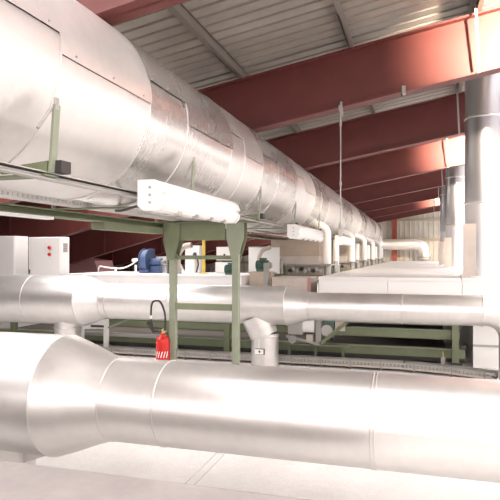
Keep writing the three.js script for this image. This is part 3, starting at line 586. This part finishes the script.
// ------------------------------------------------------------------ plant on and behind the low machine
const TOP = EYE - 0.326;
{
  const b = thing('blower', 'blue blower with round casing and motor on the white housing', 'blower', [-4.77, TOP, -9.3]);
  part('casing', (() => { const g = cyl(0.2, 0.2, [-0.06, 0.22, 0], [0.07, 0.22, 0], 36); return g; })(), M.blue, b);
  part('casing_rim', merge([ring(0.2, 0.02, 0.02, 'x', [-0.06, 0.22, 0]), ring(0.2, 0.02, 0.02, 'x', [0.07, 0.22, 0])]), M.blue, b);
  part('outlet', span(-0.05, 0.06, 0.3, 0.44, -0.2, -0.04), M.blue, b);
  part('motor', cyl(0.07, 0.07, [0.07, 0.2, 0], [0.3, 0.2, 0], 20), M.blue, b);
  part('shaft_cover', cyl(0.045, 0.03, [0.3, 0.2, 0], [0.36, 0.2, 0], 16), M.grey, b);
  part('foot', merge([span(-0.08, 0.1, 0, 0.06, -0.15, 0.15), span(0.1, 0.28, 0, 0.13, -0.06, 0.06)]), M.blue, b);
  const cb = thing('cable', 'black cable curving down from the blue blower motor', 'cable');
  part('cable_run', tube([[-4.4, TOP + 0.2, -9.3], [-4.3, TOP + 0.16, -9.2], [-4.22, TOP + 0.06, -9.1], [-4.14, TOP + 0.02, -9.08]], 0.016, 24, 8), M.rubber, cb);
  const sheets = [[-4.95, -4.45, 0.0, 0.24, -9.7, 'pale sloped cover on the housing behind the blue blower']];
  const pc = thing('sloped_cover', sheets[0][5], 'cover', [-4.48, TOP, -9.65]);
  part('panel', prism([[-0.35, 0], [0.3, 0], [0.24, 0.05], [0.1, 0.3], [-0.35, 0.3]], -0.12, 0.1), M.whiteRough, pc);
  for (let k = 0; k < 3; k++) part('louvre', span(-0.28, 0.05, 0.12 + k * 0.05, 0.135 + k * 0.05, 0.1, 0.11), M.galv, pc);
  const gr = thing('chain_guard', 'grey upright chain guard behind the left green post', 'guard', [-4.13, TOP - 0.05, -9.0]);
  part('plate', span(-0.1, 0.08, 0.05, 0.42, -0.03, 0.03), M.grey, gr);
  for (let k = 0; k < 9; k++) part('link', cyl(0.016, 0.016, [-0.06, 0.08 + k * 0.038, 0.03], [-0.06, 0.08 + k * 0.038, 0.05], 10), M.dark, gr);
  const bd = thing('flexible_hose', 'thick beige bent hose beside the left green post head', 'hose', [-3.95, TOP, -9.1]);
  part('hose', tube([[-0.12, 0.1, 0], [-0.1, 0.35, 0], [0.0, 0.47, 0], [0.14, 0.5, 0]], 0.05, 30, 14), M.beigePale, bd);
  part('hose_base', cyl(0.07, 0.06, [-0.12, 0, 0], [-0.12, 0.1, 0], 18), M.galv, bd);
  const yb = thing('yellow_post', 'slim yellow upright post seen between the green posts', 'post', [-3.62, TOP, -9.2]);
  part('tube', span(-0.022, 0.022, 0.008, 0.62, -0.022, 0.022, 0.004), M.yellow, yb); part('foot', span(-0.06, 0.06, 0, 0.012, -0.06, 0.06), M.yellow, yb);
  const bt = thing('bottle_valve', 'small white cylinder with blue cap between the green posts', 'cylinder', [-3.85, TOP, -9.35]);
  part('body', cyl(0.055, 0.05, [0, 0, 0], [0, 0.3, 0], 18), M.white, bt); part('cap', cyl(0.04, 0.025, [0, 0.3, 0], [0, 0.37, 0], 16), M.blue, bt); part('pipe', tube([[0.04, 0.02, 0.03], [0.08, 0.15, 0.04], [0.05, 0.3, 0.02]], 0.014, 16, 8), M.rubber, bt);
  const bx = (x, y0, z, w, h, d, lab) => { const o = thing('switch_box', lab, 'box', [x, y0, z], 'white boxes behind the green frame'); part('body', box(w, h, d, 0, h / 2, 0, 0.01), M.cabinet, o); part('lid', box(w - 0.03, h - 0.03, 0.012, 0, h / 2, d / 2 + 0.004, 0.004), M.white, o); return o; };
  const b1 = bx(-4.0, TOP, -9.7, 0.3, 0.5, 0.2, 'tall white box behind the grey chain guard');
  part('knob', cyl(0.03, 0.03, [0.05, 0.33, 0.11], [0.05, 0.33, 0.14], 14), M.dark, b1);
  const b2 = bx(-3.32, TOP, -9.6, 0.4, 0.2, 0.2, 'low white box right of the yellow post, lower of two');
  const b3 = bx(-3.32, TOP + 0.23, -9.6, 0.36, 0.24, 0.2, 'white box with dark dot, upper of two right of the yellow post');
  part('dot', cyl(0.018, 0.018, [-0.02, 0.1, 0.11], [-0.02, 0.1, 0.125], 12), M.dark, b3);
  part('spacer', span(-0.1, 0.1, -0.03, 0.0, -0.05, 0.05), M.dark, b3);
  const sh = thing('sheet_cover', 'bright white cover plate right of the near tapered post head', 'cover', [-2.6, TOP, -9.6]);
  part('plate', span(-0.32, 0.24, 0, 0.46, -0.02, 0.02, 0.004), M.white, sh); part('plate_edge', span(-0.32, 0.24, 0.46, 0.475, -0.04, 0.03), M.galv, sh); part('foot', span(-0.3, 0.2, 0, 0.02, -0.08, 0.08), M.galv, sh);
  const ho = thing('curved_hose', 'curved beige hose rising from the dark green motor', 'hose', [-2.55, TOP, -9.25]);
  part('hose', tube([[-0.09, 0.12, 0], [-0.08, 0.28, 0], [-0.02, 0.4, 0], [0.12, 0.46, 0]], 0.035, 26, 12), M.beigePale, ho);
  part('foot', cyl(0.05, 0.04, [-0.09, 0.0, 0], [-0.09, 0.12, 0], 16), M.galv, ho);
  const motor = (x, z, s, y, lab) => {
    const o = thing('electric_motor', lab, 'motor', [x, TOP + y, z], 'dark green motors');
    part('stator', cyl(0.075 * s, 0.075 * s, [-0.11 * s, 0.1 * s, 0], [0.09 * s, 0.1 * s, 0], 22), M.motorGreen, o);
    for (let k = 0; k < 7; k++) part('fin', ring(0.075 * s, 0.008 * s, 0.012 * s, 'x', [(-0.09 + k * 0.028) * s, 0.1 * s, 0]), M.motorGreen, o);
    part('end_bell', cyl(0.07 * s, 0.04 * s, [0.09 * s, 0.1 * s, 0], [0.14 * s, 0.1 * s, 0], 20), M.grey, o);
    part('terminal_box', span(-0.05 * s, 0.05 * s, 0.17 * s, 0.22 * s, -0.04 * s, 0.05 * s), M.motorGreen, o);
    part('foot', span(-0.09 * s, 0.07 * s, 0, 0.04 * s, -0.07 * s, 0.07 * s), M.motorGreen, o);
  };
  motor(-3.0, -8.85, 0.9, 0, 'dark green electric motor left of the near tapered post');
  motor(-2.42, -8.75, 1.0, 0.06, 'dark green electric motor right of the near tapered post');
  const ped = thing('motor_pedestal', 'brownish pedestal under the right dark green motor', 'pedestal', [-2.42, TOP - 0.14, -8.75]);
  part('block', span(-0.2, 0.16, -0.42, 0.2, -0.1, 0.1, 0.008), M.beige, ped);
  part('valve_column', span(0.05, 0.13, -0.0, 0.34, 0.1, 0.16), M.grey, ped);
}
// row of hooded dryer units under the duct
[[-9.3, 'beige hooded unit with riser beside the farther luminaire, the nearest'], [-13.2, 'beige hooded unit under the duct, second nearest'], [-16.4, 'beige hooded unit under the duct, third nearest'], [-19.6, 'beige hooded unit under the duct, fourth nearest'], [-23, 'beige hooded unit under the duct, the farthest']].forEach(([z, lab], i) => {
  const u = thing('hood_unit', lab, 'machine', [0, 0, z], 'hooded units under the duct');
  part('hood', span(-2.62, -1.72, EYE - 0.02, EYE + 0.28, -1.1, -0.7, 0.006), M.beige, u);
  part('hood_skirt', prism([[-2.62, EYE - 0.02], [-1.72, EYE - 0.02], [-1.72, EYE - 0.16], [-2.3, EYE - 0.16], [-2.66, EYE - 0.1]], -1.1, -0.6), M.beigePale, u);
  part('top_rail', span(-2.68, -1.5, EYE - 0.19, EYE - 0.16, -1.1, -0.56), M.grey, u);
  part('roller_bed', span(-2.3, -1.66, EYE - 0.36, EYE - 0.2, -1.0, -0.7), M.beige, u);
  for (let k = 0; k < 9; k++) part('roller', cyl(0.035, 0.035, [-2.25 + k * 0.07, EYE - 0.28 + (k % 2) * 0.03, -0.7], [-2.25 + k * 0.07, EYE - 0.28 + (k % 2) * 0.03, -0.62], 12), k % 3 ? M.galv : M.dark, u);
  part('gear_case', span(-2.52, -2.36, EYE - 0.36, EYE - 0.06, -0.8, -0.55, 0.02), M.galv, u);
  part('gear_cover', cyl(0.06, 0.06, [-2.44, EYE - 0.26, -0.56], [-2.44, EYE - 0.26, -0.5], 18), M.grey, u);
  part('riser', cyl(0.075, 0.075, [-1.62, EYE - 0.17, -0.9], [-1.62, EYE + 0.3, -0.9], 24), M.white, u);
  part('riser_elbow', tube([[-1.62, EYE + 0.26, -0.9], [-1.625, EYE + 0.42, -0.9], [-1.68, EYE + 0.5, -0.9], [-1.8, EYE + 0.56, -0.9], [-1.93, EYE + 0.61, -0.9]], 0.075, 24, 20), M.white, u);
  part('riser_base', cyl(0.07, 0.07, [-1.62, EYE - 0.5, -0.9], [-1.62, EYE - 0.17, -0.9], 20), M.galv, u);
  part('riser_flange', cyl(0.11, 0.11, [-1.62, EYE - 0.19, -0.9], [-1.62, EYE - 0.16, -0.9], 20), M.grey, u);
  part('second_riser', cyl(0.06, 0.06, [-1.6, EYE - 0.3, -1.9], [-1.6, EYE + 0.3, -1.9], 20), M.white, u);
  part('second_riser_base', cyl(0.075, 0.075, [-1.6, EYE - 0.5, -1.9], [-1.6, EYE - 0.2, -1.9], 20), M.galv, u);
  part('back_hood', span(-2.5, -1.8, EYE - 0.15, EYE + 0.3, -2.0, -1.6), M.beige, u);
  part('bracket', merge([span(-1.58, -1.5, EYE - 0.28, EYE - 0.12, -1.5, -1.46), span(-1.52, -1.5, EYE - 0.45, EYE - 0.12, -1.5, -1.1)]), M.grey, u);
  for (const q of [[-2.64, -2.56, 0, EYE - 0.16, -1.08, -1.0], [-1.6, -1.54, 0, EYE - 0.5, -1.0, -0.85], [-2.64, -2.56, 0, EYE - 0.1, -2.0, -1.92], [-1.8, -1.74, 0, EYE - 0.15, -2.0, -1.92], [-1.66, -1.54, 0, EYE - 0.5, -1.95, -1.85]]) part('frame_post', span(...q), M.green, u);
  part('crossrail', span(-2.6, -1.55, EYE - 0.42, EYE - 0.36, -1.08, -0.62), M.green, u);
});
// far left background
{
  const t = thing('covered_stack', 'dull pink covered stack in the dark background right of the cabinets', 'stack', [-10.6, 0, -15.6]);
  part('cover', (() => { const g = prism([[-1.1, 0.7], [1.3, 0.7], [1.1, 1.42], [0.4, 1.5], [-0.9, 1.62], [-1.1, 1.55]], -0.5, 0.5); return g; })(), M.pinkTarp, t);
  part('pallet', span(-1.1, 1.3, 0, 0.7, -0.5, 0.5), M.wallDark, t);
  part('strap', span(-0.22, -0.14, 0.7, 1.6, 0.5, 0.51), M.dark, t);
  const w = thing('conduit', 'thin white conduit with risers on the white housing left of the blue blower', 'conduit', [0.42, 0, -9.7]);
  part('pipe_run', tube([[-6.45, TOP, 0], [-6.42, TOP + 0.1, 0], [-6.3, TOP + 0.09, 0], [-5.95, TOP + 0.07, 0], [-5.75, TOP + 0.13, 0], [-5.6, TOP + 0.22, 0], [-5.45, TOP + 0.25, 0]], 0.014, 50, 8), M.white, w);
  for (const [x, h] of [[-6.05, 0.09], [-5.62, 0.14], [-5.45, 0.2]]) part('riser', cyl(0.022, 0.022, [x, TOP, 0.02], [x, TOP + h, 0.02], 10), M.white, w);
  for (const [x, y] of [[-5.7, 0.24], [-5.42, 0.22]]) part('coupling', cyl(0.035, 0.03, [x, TOP + y - 0.02, 0], [x + 0.1, TOP + y, 0], 12), M.white, w);
  part('clamp_block', span(-5.6, -5.36, TOP + 0.2, TOP + 0.36, -0.2, -0.1), M.pinkTarp, w);
  part('clamp_leg', span(-5.5, -5.46, TOP, TOP + 0.2, -0.17, -0.13), M.dark, w);
  const dk = thing('storage_rack', 'dark storage rack in the shade beneath the girders at left', 'rack', [-10.2, 0, -19]);
  for (const x of [-1.6, 0, 1.6]) part('upright', span(x - 0.05, x + 0.05, 0, 2.2, -0.4, 0.4), M.dark, dk);
  for (const y of [0.5, 1.1, 1.7]) part('shelf', span(-1.6, 1.6, y, y + 0.08, -0.4, 0.4), M.wallDark, dk);
}
renderer.render(scene, camera);
